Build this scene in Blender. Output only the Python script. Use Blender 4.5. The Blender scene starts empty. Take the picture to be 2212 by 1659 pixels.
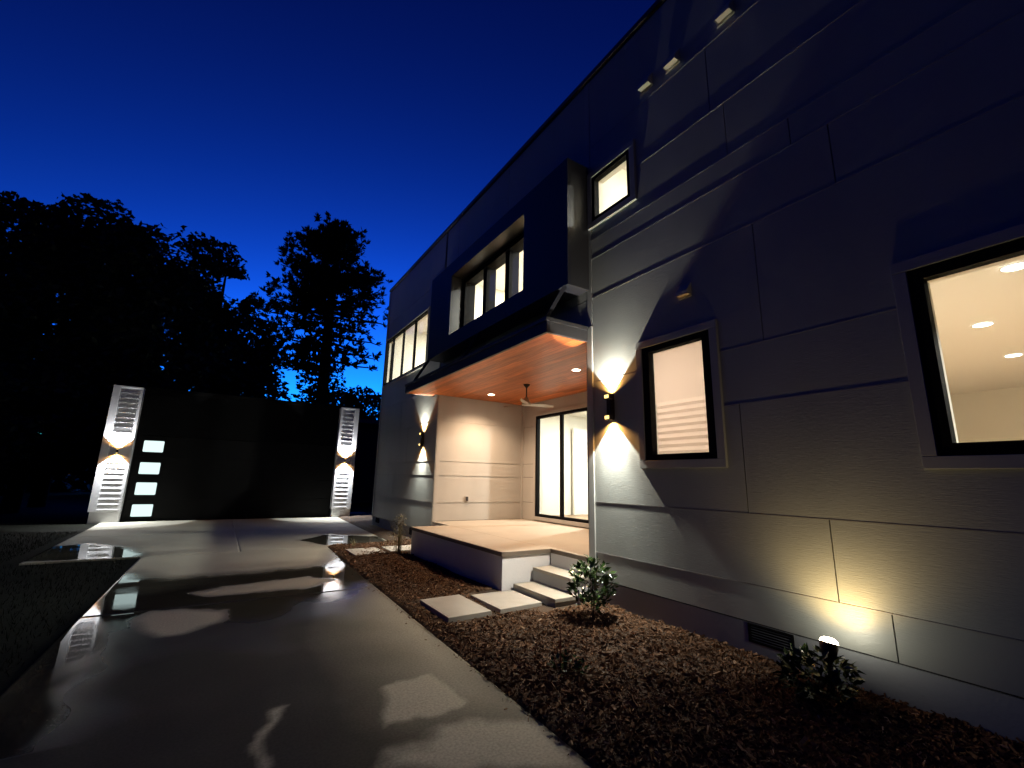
import bpy, math, random
from mathutils import Vector, Matrix, noise as mnoise
random.seed(7)
rad = math.radians
S = bpy.context.scene
COL = S.collection

# ------------------------------------------------------------------ camera, sky, exposure
YAW, PITCH, ROLL, FPX = 0.55983, 0.20961, 0.022057, 974.18
cam_d = bpy.data.cameras.new('camera')
cam = bpy.data.objects.new('camera', cam_d); COL.objects.link(cam)
cam_d.sensor_width = 36.0; cam_d.lens = FPX / 2212 * 36.0
cam_d.clip_start = 0.05; cam_d.clip_end = 1000
_f = Vector((math.sin(YAW)*math.cos(PITCH), math.cos(YAW)*math.cos(PITCH), math.sin(PITCH)))
_r = Vector((math.cos(YAW), -math.sin(YAW), 0)); _u = _r.cross(_f)
_r2 = _r*math.cos(ROLL) + _u*math.sin(ROLL); _u2 = _u*math.cos(ROLL) - _r*math.sin(ROLL)
cam.matrix_world = Matrix(((_r2.x, _u2.x, -_f.x, 0), (_r2.y, _u2.y, -_f.y, 0), (_r2.z, _u2.z, -_f.z, 1.6), (0, 0, 0, 1)))
S.camera = cam

world = bpy.data.worlds.new('World'); S.world = world; world.use_nodes = True
nt = world.node_tree; nt.nodes.clear()
w_out = nt.nodes.new('ShaderNodeOutputWorld'); bg = nt.nodes.new('ShaderNodeBackground')
sky = nt.nodes.new('ShaderNodeTexSky'); sky.sky_type = 'NISHITA'; sky.sun_disc = False
sky.sun_elevation = rad(-4.0); sky.sun_rotation = rad(20); sky.altitude = 200
sky.air_density = 1.0; sky.dust_density = 0.2; sky.ozone_density = 6.0
tint = nt.nodes.new('ShaderNodeMix'); tint.data_type = 'RGBA'; tint.blend_type = 'MULTIPLY'
tint.inputs['Factor'].default_value = 1.0
tint.inputs['B'].default_value = (0.5, 6.0, 1.0, 1)
gam = nt.nodes.new('ShaderNodeGamma'); gam.inputs[1].default_value = 2.0
nt.links.new(sky.outputs[0], gam.inputs[0]); nt.links.new(gam.outputs[0], tint.inputs['A']); nt.links.new(tint.outputs['Result'], bg.inputs[0])
bg.inputs[1].default_value = 56.0
nt.links.new(bg.outputs[0], w_out.inputs[0])

S.view_settings.view_transform = 'Standard'; S.view_settings.look = 'None'
S.view_settings.gamma = 1.0; S.view_settings.use_curve_mapping = False
S.view_settings.exposure = 1.5
S.render.engine = 'CYCLES'
S.cycles.use_denoising = True
S.cycles.max_bounces = 6; S.cycles.diffuse_bounces = 3; S.cycles.glossy_bounces = 3
S.cycles.transparent_max_bounces = 8; S.cycles.sample_clamp_indirect = 4.0
S.cycles.caustics_reflective = False; S.cycles.caustics_refractive = False

# light levels in one place
P_PORCH, P_WALL, P_PILLAR, P_UP = 165, 86, 180, 7.5
WARM = (1.0, 0.69, 0.43); NEUTRAL = (1.0, 0.97, 0.84); COOL = (0.93, 0.97, 1.0)

# ------------------------------------------------------------------ helpers
class MB:
    def __init__(s): s.v = []; s.f = []
    def quad(s, a, b, c, d):
        n = len(s.v); s.v += [tuple(a), tuple(b), tuple(c), tuple(d)]; s.f.append((n, n+1, n+2, n+3)); return s
    def poly(s, pts):
        n = len(s.v); s.v += [tuple(p) for p in pts]; s.f.append(tuple(range(n, n+len(pts)))); return s
    def box(s, x0, x1, y0, y1, z0, z1):
        n = len(s.v)
        s.v += [(x0,y0,z0),(x1,y0,z0),(x1,y1,z0),(x0,y1,z0),(x0,y0,z1),(x1,y0,z1),(x1,y1,z1),(x0,y1,z1)]
        s.f += [(n,n+3,n+2,n+1),(n+4,n+5,n+6,n+7),(n,n+1,n+5,n+4),(n+1,n+2,n+6,n+5),(n+2,n+3,n+7,n+6),(n+3,n,n+4,n+7)]
        return s
    def bar(s, a, b, w, h, up=(0,0,1)):
        a = Vector(a); b = Vector(b); d = (b-a).normalized(); up = Vector(up)
        sx = d.cross(up).normalized()*w/2; sy = sx.cross(d).normalized()*h/2
        n = len(s.v)
        for p in (a, b): s.v += [tuple(p-sx-sy), tuple(p+sx-sy), tuple(p+sx+sy), tuple(p-sx+sy)]
        s.f += [(n,n+3,n+2,n+1),(n+4,n+5,n+6,n+7)] + [(n+i, n+(i+1)%4, n+4+(i+1)%4, n+4+i) for i in range(4)]
        return s
    def tube(s, pts, radii, seg=8, cap=True):
        base = len(s.v); pts = [Vector(p) for p in pts]
        for i, p in enumerate(pts):
            d = (pts[min(i+1, len(pts)-1)] - pts[max(i-1, 0)]).normalized()
            ref = Vector((0,0,1)) if abs(d.z) < .9 else Vector((1,0,0))
            a = d.cross(ref).normalized(); b = a.cross(d)
            for k in range(seg):
                t = 2*math.pi*k/seg; s.v.append(tuple(p + (a*math.cos(t) + b*math.sin(t))*radii[i]))
        for i in range(len(pts)-1):
            for k in range(seg):
                s.f.append((base+i*seg+k, base+i*seg+(k+1)%seg, base+(i+1)*seg+(k+1)%seg, base+(i+1)*seg+k))
        if cap:
            s.f.append(tuple(base+k for k in range(seg))[::-1]); s.f.append(tuple(base+(len(pts)-1)*seg+k for k in range(seg)))
        return s
    def disc(s, c, r, n=24, z=None, ax='z'):
        pts = []
        for k in range(n):
            t = 2*math.pi*k/n; pts.append((c[0]+r*math.cos(t), c[1]+r*math.sin(t), c[2]))
        return s.poly(pts)
    def build(s, name, mat, parent=None, smooth=False, bevel=0.0):
        me = bpy.data.meshes.new(name); me.from_pydata(s.v, [], s.f); me.update()
        if smooth:
            me.polygons.foreach_set('use_smooth', [True]*len(me.polygons))
        me.materials.append(mat)
        o = bpy.data.objects.new(name, me); COL.objects.link(o)
        if parent is not None: o.parent = parent
        if bevel:
            m = o.modifiers.new('bevel', 'BEVEL'); m.width = bevel; m.segments = 2; m.limit_method = 'ANGLE'
        return o

def empty(name, loc=(0,0,0), parent=None):
    o = bpy.data.objects.new(name, None); COL.objects.link(o); o.location = loc
    o.empty_display_size = .2
    if parent is not None: o.parent = parent
    return o
def tag(o, label=None, cat=None, group=None, kind=None):
    if label: o['label'] = label
    if cat: o['category'] = cat
    if group: o['group'] = group
    if kind: o['kind'] = kind
    return o

def subtract(rect, holes):
    """cells of a rectangle (a0,a1,b0,b1) that are outside the holes"""
    A = sorted({rect[0], rect[1], *[min(max(h[i], rect[0]), rect[1]) for h in holes for i in (0,1)]})
    B = sorted({rect[2], rect[3], *[min(max(h[i], rect[2]), rect[3]) for h in holes for i in (2,3)]})
    fill = {}
    for i in range(len(A)-1):
        for j in range(len(B)-1):
            ca, cb = (A[i]+A[i+1])/2, (B[j]+B[j+1])/2
            fill[i,j] = not any(h[0] < ca < h[1] and h[2] < cb < h[3] for h in holes)
    return A, B, fill
def plate(mb, axis, rect, t0, t1, holes=()):
    """slab with rectangular holes; axis 'x': rect in (y,z), 'y': rect in (x,z), 'z': rect in (x,y); t0..t1 thickness"""
    A, B, fill = subtract(rect, holes)
    def P(a, b, t):
        return (t,a,b) if axis == 'x' else ((a,t,b) if axis == 'y' else (a,b,t))
    for (i,j), ok in fill.items():
        if not ok: continue
        a0,a1,b0,b1 = A[i],A[i+1],B[j],B[j+1]
        mb.quad(P(a0,b0,t0),P(a1,b0,t0),P(a1,b1,t0),P(a0,b1,t0)); mb.quad(P(a0,b0,t1),P(a0,b1,t1),P(a1,b1,t1),P(a1,b0,t1))
        for di,dj,q in ((-1,0,(a0,b0,a0,b1)),(1,0,(a1,b0,a1,b1)),(0,-1,(a0,b0,a1,b0)),(0,1,(a0,b1,a1,b1))):
            if not fill.get((i+di,j+dj), False):
                mb.quad(P(q[0],q[1],t0),P(q[2],q[3],t0),P(q[2],q[3],t1),P(q[0],q[1],t1))
    return mb

# ------------------------------------------------------------------ materials
def mat(name, col, rough=.6, metal=0.0, var=.0, vscale=3.0, bump=0.0, bscale=20.0, stretch=(1,1,1), spec=.5, coord='Object'):
    m = bpy.data.materials.new(name); m.use_nodes = True
    n = m.node_tree.nodes; l = m.node_tree.links; b = n['Principled BSDF']
    b.inputs['Base Color'].default_value = (*col, 1); b.inputs['Roughness'].default_value = rough
    b.inputs['Metallic'].default_value = metal; b.inputs['Specular IOR Level'].default_value = spec
    tc = n.new('ShaderNodeTexCoord'); mp = n.new('ShaderNodeMapping'); mp.inputs['Scale'].default_value = stretch
    l.new(tc.outputs[coord], mp.inputs[0])
    if var:
        t = n.new('ShaderNodeTexNoise'); t.inputs['Scale'].default_value = vscale; t.inputs['Detail'].default_value = 6
        l.new(mp.outputs[0], t.inputs['Vector'])
        r = n.new('ShaderNodeMix'); r.data_type = 'RGBA'
        r.inputs['A'].default_value = (*[c*(1-var) for c in col], 1); r.inputs['B'].default_value = (*[min(1, c*(1+var)) for c in col], 1)
        l.new(t.outputs['Fac'], r.inputs['Factor']); l.new(r.outputs['Result'], b.inputs['Base Color'])
    if bump:
        t = n.new('ShaderNodeTexNoise'); t.inputs['Scale'].default_value = bscale; t.inputs['Detail'].default_value = 5
        l.new(mp.outputs[0], t.inputs['Vector'])
        bp = n.new('ShaderNodeBump'); bp.inputs['Strength'].default_value = bump; bp.inputs['Distance'].default_value = .01
        l.new(t.outputs['Fac'], bp.inputs['Height']); l.new(bp.outputs[0], b.inputs['Normal'])
    return m
def emit(name, col, strength):
    m = bpy.data.materials.new(name); m.use_nodes = True
    n = m.node_tree.nodes; l = m.node_tree.links; n.remove(n['Principled BSDF'])
    e = n.new('ShaderNodeEmission'); e.inputs[0].default_value = (*col, 1); e.inputs[1].default_value = strength
    l.new(e.outputs[0], n['Material Output'].inputs[0]); return m
def glass_mat(name):
    m = bpy.data.materials.new(name); m.use_nodes = True
    n = m.node_tree.nodes; l = m.node_tree.links; n.remove(n['Principled BSDF'])
    t = n.new('ShaderNodeBsdfTransparent'); t.inputs[0].default_value = (.93,.95,.94,1)
    g = n.new('ShaderNodeBsdfGlossy'); g.inputs['Roughness'].default_value = .02
    fr = n.new('ShaderNodeFresnel'); ge = n.new('ShaderNodeNewGeometry'); mr = n.new('ShaderNodeMapRange')
    mr.inputs['To Min'].default_value = 1.35; mr.inputs['To Max'].default_value = 1/1.35
    l.new(ge.outputs['Backfacing'], mr.inputs['Value']); l.new(mr.outputs[0], fr.inputs['IOR'])
    mx = n.new('ShaderNodeMixShader')
    l.new(fr.outputs[0], mx.inputs[0]); l.new(t.outputs[0], mx.inputs[1]); l.new(g.outputs[0], mx.inputs[2])
    l.new(mx.outputs[0], n['Material Output'].inputs[0]); return m

def siding_mat(name, col, rough=.42):
    m = mat(name, col, rough, var=.16, vscale=1.6, stretch=(1,1,.35))
    n = m.node_tree.nodes; l = m.node_tree.links; b = n['Principled BSDF']
    tc = n.new('ShaderNodeTexCoord'); mp = n.new('ShaderNodeMapping'); mp.inputs['Scale'].default_value = (1.5, 1.5, 14)
    l.new(tc.outputs['Object'], mp.inputs[0])
    t = n.new('ShaderNodeTexNoise'); t.inputs['Scale'].default_value = 9; t.inputs['Detail'].default_value = 7; t.inputs['Distortion'].default_value = .8
    l.new(mp.outputs[0], t.inputs['Vector'])
    big = n.new('ShaderNodeTexNoise'); big.inputs['Scale'].default_value = 1.1; big.inputs['Detail'].default_value = 1
    l.new(tc.outputs['Object'], big.inputs['Vector'])
    b1 = n.new('ShaderNodeBump'); b1.inputs['Strength'].default_value = .5; b1.inputs['Distance'].default_value = .004
    b2 = n.new('ShaderNodeBump'); b2.inputs['Strength'].default_value = .35; b2.inputs['Distance'].default_value = .03
    l.new(t.outputs['Fac'], b1.inputs['Height']); l.new(big.outputs['Fac'], b2.inputs['Height'])
    l.new(b2.outputs[0], b1.inputs['Normal']); l.new(b1.outputs[0], b.inputs['Normal'])
    return m

M = {}
M['siding'] = siding_mat('grey_painted_siding', (.37,.40,.39), .42)
M['porchpaint'] = siding_mat('light_painted_siding', (.50,.48,.46), .5)
M['trim'] = mat('grey_trim_paint', (.41,.43,.425), .45, var=.05, bump=.05)
M['backing'] = mat('dark_backing', (.03,.03,.035), .8)
M['flashing'] = mat('metal_flashing', (.36,.36,.37), .38, metal=.3)
M['found'] = mat('smooth_foundation_parge', (.33,.36,.40), .75, var=.12, vscale=2, bump=.25, bscale=30)
M['black'] = mat('black_frame', (.006,.006,.007), .75, spec=.08)
M['navy'] = mat('dark_navy_cladding', (.022,.023,.032), .5, var=.1, bump=.04)
M['darkmetal'] = mat('dark_metal_fascia', (.032,.032,.036), .42, metal=.1, var=.06)
M['glass'] = glass_mat('window_glass')
M['interior'] = mat('warm_white_interior_paint', (.76,.74,.67), .85, var=.02)
M['ceilpaint'] = mat('interior_ceiling_paint', (.78,.76,.71), .9)
M['floorwood'] = mat('interior_floor', (.30,.20,.12), .5, var=.2, vscale=4)
M['baseboard'] = mat('white_baseboard', (.8,.79,.75), .5)
M['concrete_step'] = mat('broomed_concrete', (.36,.33,.28), .8, var=.18, vscale=5, bump=.3, bscale=60)
M['steppaint'] = mat('grey_step_riser', (.34,.34,.35), .75, var=.12, vscale=4, bump=.3, bscale=40)
M['paver'] = mat('concrete_paver', (.40,.38,.34), .8, var=.15, vscale=6, bump=.25, bscale=70)
M['blockpaint'] = mat('white_painted_block', (.70,.70,.72), .7, var=.08, vscale=3, bump=.35, bscale=35)
M['porchfloor'] = mat('porch_concrete_floor', (.46,.40,.33), .55, var=.16, vscale=1.6, bump=.06, bscale=50)
M['nosing'] = mat('dark_nosing', (.16,.13,.10), .7, var=.2, vscale=8)
M['white'] = mat('white_pillar_paint', (.68,.68,.70), .55, var=.05, bump=.05)
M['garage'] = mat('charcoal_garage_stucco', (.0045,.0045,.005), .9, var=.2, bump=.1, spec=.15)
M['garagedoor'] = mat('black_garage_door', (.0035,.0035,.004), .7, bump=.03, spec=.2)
M['garageglow'] = emit('lit_frosted_garage_pane', (.74,.95,.93), .42)
M['bronze'] = mat('bronze_fixture', (.035,.022,.016), .4, metal=.5)
M['gold'] = mat('gold_lining', (.75,.50,.18), .3, metal=.8)
M['amber'] = emit('amber_lamp_lens', (1.0,.68,.20), .9)
M['lamp'] = emit('lamp_disc', (1.0,.86,.62), 14)
M['lampcool'] = emit('ceiling_lamp_disc', (1.0,.95,.85), 9)
M['ventwhite'] = mat('cream_vent_plastic', (.62,.60,.50), .5)
M['soil'] = mat('mulch_soil', (.055,.034,.020), .95, var=.45, vscale=14, bump=.9, bscale=45)
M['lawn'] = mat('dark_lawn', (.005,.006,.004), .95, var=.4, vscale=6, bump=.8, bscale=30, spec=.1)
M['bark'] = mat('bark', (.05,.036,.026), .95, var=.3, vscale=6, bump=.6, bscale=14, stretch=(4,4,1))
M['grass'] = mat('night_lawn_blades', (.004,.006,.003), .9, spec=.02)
M['leafdark'] = mat('dark_tree_foliage', (.030,.050,.022), .7, var=.3, vscale=.6)
M['needle'] = mat('pine_needles', (.022,.040,.020), .7, var=.3, vscale=.6)
M['shrubleaf'] = mat('glossy_shrub_leaf', (.030,.060,.016), .2, var=.35, vscale=9)
M['stem'] = mat('woody_stem', (.10,.06,.035), .8)
M['redstem'] = mat('reddish_stem', (.16,.05,.03), .7)
M['straw'] = mat('pale_dry_leaf', (.22,.20,.10), .6, var=.3, vscale=10)
M['tagwhite'] = mat('white_plant_tag', (.75,.77,.8), .4)
M['fanwhite'] = mat('brushed_fan_blade', (.45,.43,.40), .4, metal=.2)
M['neighbour'] = mat('brown_neighbour_wall', (.10,.07,.055), .9, var=.2)
M['neighbourroof'] = mat('pale_roof_edge', (.25,.22,.20), .8)
M['pebble'] = mat('wet_pebble', (.05,.045,.04), .12, var=.5, vscale=20)

def wood_mat():
    m = mat('stained_soffit_wood', (.40,.15,.055), .45)
    n = m.node_tree.nodes; l = m.node_tree.links; b = n['Principled BSDF']
    tc = n.new('ShaderNodeTexCoord'); oi = n.new('ShaderNodeObjectInfo')
    off = n.new('ShaderNodeVectorMath'); off.operation = 'MULTIPLY_ADD'
    l.new(oi.outputs['Random'], off.inputs[0]); off.inputs[1].default_value = (17, 31, 5); l.new(tc.outputs['Object'], off.inputs[2])
    mp = n.new('ShaderNodeMapping'); mp.inputs['Scale'].default_value = (30, 1.3, 10); l.new(off.outputs[0], mp.inputs[0])
    t = n.new('ShaderNodeTexNoise'); t.inputs['Scale'].default_value = 1.0; t.inputs['Detail'].default_value = 6; t.inputs['Distortion'].default_value = 1.2
    l.new(mp.outputs[0], t.inputs['Vector'])
    cr = n.new('ShaderNodeValToRGB'); cr.color_ramp.elements[0].position = .3; cr.color_ramp.elements[1].position = .72
    cr.color_ramp.elements[0].color = (.34,.075,.016,1); cr.color_ramp.elements[1].color = (.70,.21,.052,1)
    l.new(t.outputs['Fac'], cr.inputs[0])
    hv = n.new('ShaderNodeHueSaturation'); l.new(cr.outputs[0], hv.inputs['Color'])
    ma = n.new('ShaderNodeMapRange'); ma.inputs['To Min'].default_value = .72; ma.inputs['To Max'].default_value = 1.2
    l.new(oi.outputs['Random'], ma.inputs['Value']); l.new(ma.outputs[0], hv.inputs['Value'])
    l.new(hv.outputs[0], b.inputs['Base Color'])
    return m
M['wood'] = wood_mat()

def drive_mat():
    m = bpy.data.materials.new('wet_concrete_driveway'); m.use_nodes = True
    n = m.node_tree.nodes; l = m.node_tree.links; b = n['Principled BSDF']
    tc = n.new('ShaderNodeTexCoord'); at = n.new('ShaderNodeAttribute'); at.attribute_name = 'wet'; fi = n.new('ShaderNodeAttribute'); fi.attribute_name = 'film'
    t1 = n.new('ShaderNodeTexNoise'); t1.inputs['Scale'].default_value = 1.1; t1.inputs['Detail'].default_value = 8
    t2 = n.new('ShaderNodeTexNoise'); t2.inputs['Scale'].default_value = 55; t2.inputs['Detail'].default_value = 4
    t3 = n.new('ShaderNodeTexNoise'); t3.inputs['Scale'].default_value = 2.3; t3.inputs['Detail'].default_value = 3
    for t in (t1, t2, t3): l.new(tc.outputs['Object'], t.inputs['Vector'])
    dry = n.new('ShaderNodeMix'); dry.data_type = 'RGBA'; dry.inputs['A'].default_value = (.38,.37,.30,1); dry.inputs['B'].default_value = (.56,.54,.45,1)
    l.new(t1.outputs['Fac'], dry.inputs['Factor'])
    wetc = n.new('ShaderNodeMix'); wetc.data_type = 'RGBA'; wetc.inputs['A'].default_value = (.024,.023,.018,1); wetc.inputs['B'].default_value = (.085,.082,.066,1)
    l.new(t1.outputs['Fac'], wetc.inputs['Factor'])
    cm = n.new('ShaderNodeMix'); cm.data_type = 'RGBA'
    l.new(at.outputs['Fac'], cm.inputs['Factor']); l.new(dry.outputs['Result'], cm.inputs['A']); l.new(wetc.outputs['Result'], cm.inputs['B'])
    gr = n.new('ShaderNodeMapRange'); gr.inputs['From Min'].default_value = .3; gr.inputs['From Max'].default_value = .7; gr.inputs['To Min'].default_value = .78; gr.inputs['To Max'].default_value = 1.18
    l.new(t2.outputs['Fac'], gr.inputs['Value'])
    gm = n.new('ShaderNodeMix'); gm.data_type = 'RGBA'; gm.blend_type = 'MULTIPLY'; gm.inputs['Factor'].default_value = 1.0
    l.new(cm.outputs['Result'], gm.inputs['A']); l.new(gr.outputs[0], gm.inputs['B']); l.new(gm.outputs['Result'], b.inputs['Base Color'])
    wr = n.new('ShaderNodeMapRange'); wr.inputs['From Min'].default_value = .38; wr.inputs['From Max'].default_value = .62
    wr.inputs['To Min'].default_value = .006; wr.inputs['To Max'].default_value = .07
    l.new(t3.outputs['Fac'], wr.inputs['Value'])
    rm = n.new('ShaderNodeMix'); rm.inputs['A'].default_value = .78
    dm = n.new('ShaderNodeMix'); dm.inputs['A'].default_value = .6; l.new(fi.outputs['Fac'], dm.inputs['Factor']); l.new(wr.outputs[0], dm.inputs['B'])
    b.inputs['IOR'].default_value = 1.4
    sp = n.new('ShaderNodeMapRange'); sp.inputs['To Min'].default_value = .15; sp.inputs['To Max'].default_value = .5
    l.new(fi.outputs['Fac'], sp.inputs['Value']); l.new(sp.outputs[0], b.inputs['Specular IOR Level'])
    l.new(at.outputs['Fac'], rm.inputs['Factor']); l.new(dm.outputs['Result'], rm.inputs['B']); l.new(rm.outputs['Result'], b.inputs['Roughness'])
    inv = n.new('ShaderNodeMath'); inv.operation = 'MULTIPLY_ADD'; inv.inputs[1].default_value = -1.0; inv.inputs[2].default_value = 1.0
    l.new(at.outputs['Fac'], inv.inputs[0])
    bp = n.new('ShaderNodeBump'); bp.inputs['Distance'].default_value = .004
    sm = n.new('ShaderNodeMath'); sm.operation = 'MULTIPLY'; sm.inputs[1].default_value = .5; l.new(inv.outputs[0], sm.inputs[0])
    l.new(sm.outputs[0], bp.inputs['Strength']); l.new(t2.outputs['Fac'], bp.inputs['Height']); l.new(bp.outputs[0], b.inputs['Normal'])
    return m
M['drive'] = drive_mat()

def chip_mat():
    m = bpy.data.materials.new('bark_mulch_chips'); m.use_nodes = True
    n = m.node_tree.nodes; l = m.node_tree.links; b = n['Principled BSDF']; b.inputs['Roughness'].default_value = .75; b.inputs['Specular IOR Level'].default_value = .3
    at = n.new('ShaderNodeAttribute'); at.attribute_name = 'tone'
    cr = n.new('ShaderNodeValToRGB'); e = cr.color_ramp.elements
    e[0].color = (.036,.018,.009,1); e[1].color = (.36,.24,.15,1); e[1].position = 1.0
    k = e.new(.5); k.color = (.115,.054,.022,1); k = e.new(.85); k.color = (.16,.085,.045,1)
    l.new(at.outputs['Fac'], cr.inputs[0]); l.new(cr.outputs[0], b.inputs['Base Color'])
    return m
M['chip'] = chip_mat()

def blind_mat():
    m = bpy.data.materials.new('translucent_blind'); m.use_nodes = True
    n = m.node_tree.nodes; l = m.node_tree.links; b = n['Principled BSDF']
    b.inputs['Base Color'].default_value = (.74,.63,.54,1); b.inputs['Roughness'].default_value = .9
    t = n.new('ShaderNodeBsdfTranslucent'); t.inputs[0].default_value = (.74,.62,.52,1)
    mx = n.new('ShaderNodeMixShader'); mx.inputs[0].default_value = .5
    l.new(b.outputs[0], mx.inputs[1]); l.new(t.outputs[0], mx.inputs[2]); l.new(mx.outputs[0], n['Material Output'].inputs[0])
    return m
M['blind'] = blind_mat()

def spot(parent, loc, direction, power, size_deg, blend, col, radius=.015):
    d = bpy.data.lights.new('bulb', 'SPOT'); d.energy = power; d.spot_size = rad(size_deg); d.spot_blend = blend
    d.color = col; d.shadow_soft_size = radius
    o = bpy.data.objects.new('bulb', d); COL.objects.link(o); o.parent = parent; o.location = loc
    o.rotation_euler = Vector(direction).to_track_quat('-Z', 'Y').to_euler(); return o
def area(parent, loc, power, size, col, direction=(0,0,-1), spread=180):
    d = bpy.data.lights.new('bulb', 'AREA'); d.energy = power; d.shape = 'DISK'; d.size = size; d.color = col; d.spread = rad(spread)
    o = bpy.data.objects.new('bulb', d); COL.objects.link(o); o.parent = parent; o.location = loc
    o.rotation_euler = Vector(direction).to_track_quat('-Z', 'Y').to_euler(); return o

# ================================================================== GROUND
W = 4.43            # plane of the long house wall (faces -x)
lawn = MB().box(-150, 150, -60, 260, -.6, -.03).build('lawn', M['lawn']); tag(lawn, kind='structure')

# --- driveway slabs with a wetness attribute
def inside(p, poly):
    c = False; n = len(poly); j = n-1
    for i in range(n):
        xi, yi = poly[i]; xj, yj = poly[j]
        if (yi > p[1]) != (yj > p[1]) and p[0] < (xj-xi)*(p[1]-yi)/(yj-yi) + xi: c = not c
        j = i
    return c
def pdist(p, poly):
    best = 1e9; n = len(poly)
    for i in range(n):
        ax, ay = poly[i]; bx, by = poly[(i+1) % n]; dx, dy = bx-ax, by-ay
        t = max(0, min(1, ((p[0]-ax)*dx + (p[1]-ay)*dy)/(dx*dx+dy*dy+1e-9)))
        best = min(best, math.hypot(p[0]-ax-t*dx, p[1]-ay-t*dy))
    return best
DRY = [([(-6, 9.86), (-0.97, 9.86), (-0.7, 9.33), (-0.48, 9.14), (0.01, 9.14), (0.54, 9.1), (0.94, 9.16), (1.37, 9.18), (1.7, 9.25), (2.03, 9.89), (2.3, 11.0), (6, 11.0), (6, 22), (-6, 22)], .35),
  ([(1.26, 3.84), (1.45, 3.9), (1.74, 3.92), (1.77, 3.66), (1.73, 3.27), (1.44, 3.2), (1.12, 3.21), (1.17, 3.46)], 0.05),
  ([(0.99, 2.84), (1.06, 2.94), (1.25, 2.92), (1.45, 3.05), (1.67, 3.01), (2.01, 2.9), (2.01, 2.59), (2.0, 2.25)], 0.09),
  ([(-0.6, 6.68), (-0.48, 7.08), (-0.16, 7.04), (0.25, 6.76), (0.17, 6.32), (-0.08, 6.0), (-0.31, 6.06), (-0.49, 6.31)], 0.1),
  ([(-0.13, 7.92), (0.26, 8.12), (0.87, 8.27), (1.38, 8.31), (1.7, 7.93), (1.35, 7.57), (0.64, 7.56), (0.04, 7.63)], 0.1),
  ([(0.52, 3.9), (0.58, 3.85), (0.51, 3.63), (0.45, 3.5), (0.42, 3.4), (0.46, 3.21), (0.43, 3.22), (0.4, 3.4), (0.42, 3.54), (0.47, 3.66)], 0.03),
  ([(1.62,3.4),(1.95,3.2),(2.4,5.0),(2.4,7.2),(1.95,6.6),(1.6,5.2)], .9)]
PUDDLE = [([(-2.83, 11.73), (-2.14, 11.58), (-1.16, 11.42), (-1.06, 12.0), (-1.5, 13.13), (-2.3, 14.1), (-2.83, 13.87), (-3.04, 13.08)], 0.35),
  ([(1.83, 12.89), (2.7, 14.01), (3.93, 12.99), (3.79, 11.58), (2.88, 11.61), (2.24, 11.78)], 0.2)]

def wetness(x, y):
    nx = mnoise.noise(Vector((x*2.1, y*2.1, 3)))*.07 + mnoise.noise(Vector((x*7, y*7, 9)))*.03 + mnoise.noise(Vector((x*22, y*22, 29)))*.012
    ny = mnoise.noise(Vector((x*2.1, y*2.1, 13)))*.07 + mnoise.noise(Vector((x*7, y*7, 19)))*.03 + mnoise.noise(Vector((x*22, y*22, 39)))*.012
    q = (x+nx, y+ny*1.6)
    wet = 1.0
    for poly, soft in DRY:
        d = pdist(q, poly); d = d if inside(q, poly) else -d
        wet = min(wet, 1 - max(0, min(1, .5 + d/(soft*1.6))))
    for poly, soft in PUDDLE:
        d = pdist(q, poly); d = d if inside(q, poly) else -d
        wet = max(wet, max(0, min(1, .5 + d/soft)))
    return wet
def film(x, y):
    k = mnoise.noise(Vector((x*1.3, y*1.3, 70)))*.9
    return max(0, min(1, max((y+k-5.3)/1.6, (-.45-x+k*.5)/.4 if y > 4 else 0)))
drive = MB().box(-3.0, 4.05, 11.5, 19.9, -.2, -.045)
drive.box(-1.0, 2.0, -6, 11.49, -.2, -.045)
drive = drive.build('driveway', M['soil']); tag(drive, kind='structure')
def slab(corners, nu, nv):
    (x00,y00),(x10,y10),(x11,y11),(x01,y01) = corners
    vs, wet, fs = [], [], []
    for j in range(nv+1):
        for i in range(nu+1):
            u, v = i/nu, j/nv
            x = (x00*(1-u)+x10*u)*(1-v) + (x01*(1-u)+x11*u)*v; y = (y00*(1-u)+y10*u)*(1-v) + (y01*(1-u)+y11*u)*v
            e = min(u*abs(x10-x00), (1-u)*abs(x10-x00), v*abs(y01-y00), (1-v)*abs(y01-y00))
            z = -.002*max(0, 1-e/.02) + mnoise.noise(Vector((x*.5, y*.5, 40)))*.004
            vs.append((x, y, z)); wet.append(wetness(x, y))
    for j in range(nv):
        for i in range(nu):
            a = j*(nu+1)+i; fs.append((a, a+1, a+nu+2, a+nu+1))
    rim = [i for i in range(nu+1)] + [(j)*(nu+1)+nu for j in range(1, nv+1)] + [nv*(nu+1)+i for i in range(nu-1, -1, -1)] + [j*(nu+1) for j in range(nv-1, 0, -1)]
    b0 = len(vs)
    for r in rim: vs.append((vs[r][0], vs[r][1], -.12)); wet.append(.7)
    for k in range(len(rim)):
        fs.append((rim[k], b0+k, b0+(k+1) % len(rim), rim[(k+1) % len(rim)]))
    me = bpy.data.meshes.new('slab'); me.from_pydata(vs, [], fs); me.update()
    me.attributes.new('wet', 'FLOAT', 'POINT').data.foreach_set('value', wet)
    me.attributes.new('film', 'FLOAT', 'POINT').data.foreach_set('value', [film(v[0], v[1]) for v in vs])
    me.polygons.foreach_set('use_smooth', [i < nu*nv for i in range(len(fs))]); me.materials.append(M['drive'])
    o = bpy.data.objects.new('slab', me); COL.objects.link(o); o.parent = drive; return o
def RX(y): return 2.02 + .27*max(0, y-2.2)/9.4
def LX(y): return -1.16 + .012*max(0, y-5)*.9
g = .0012
ys = [-6, 1.9, 7.15, 11.55]
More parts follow.
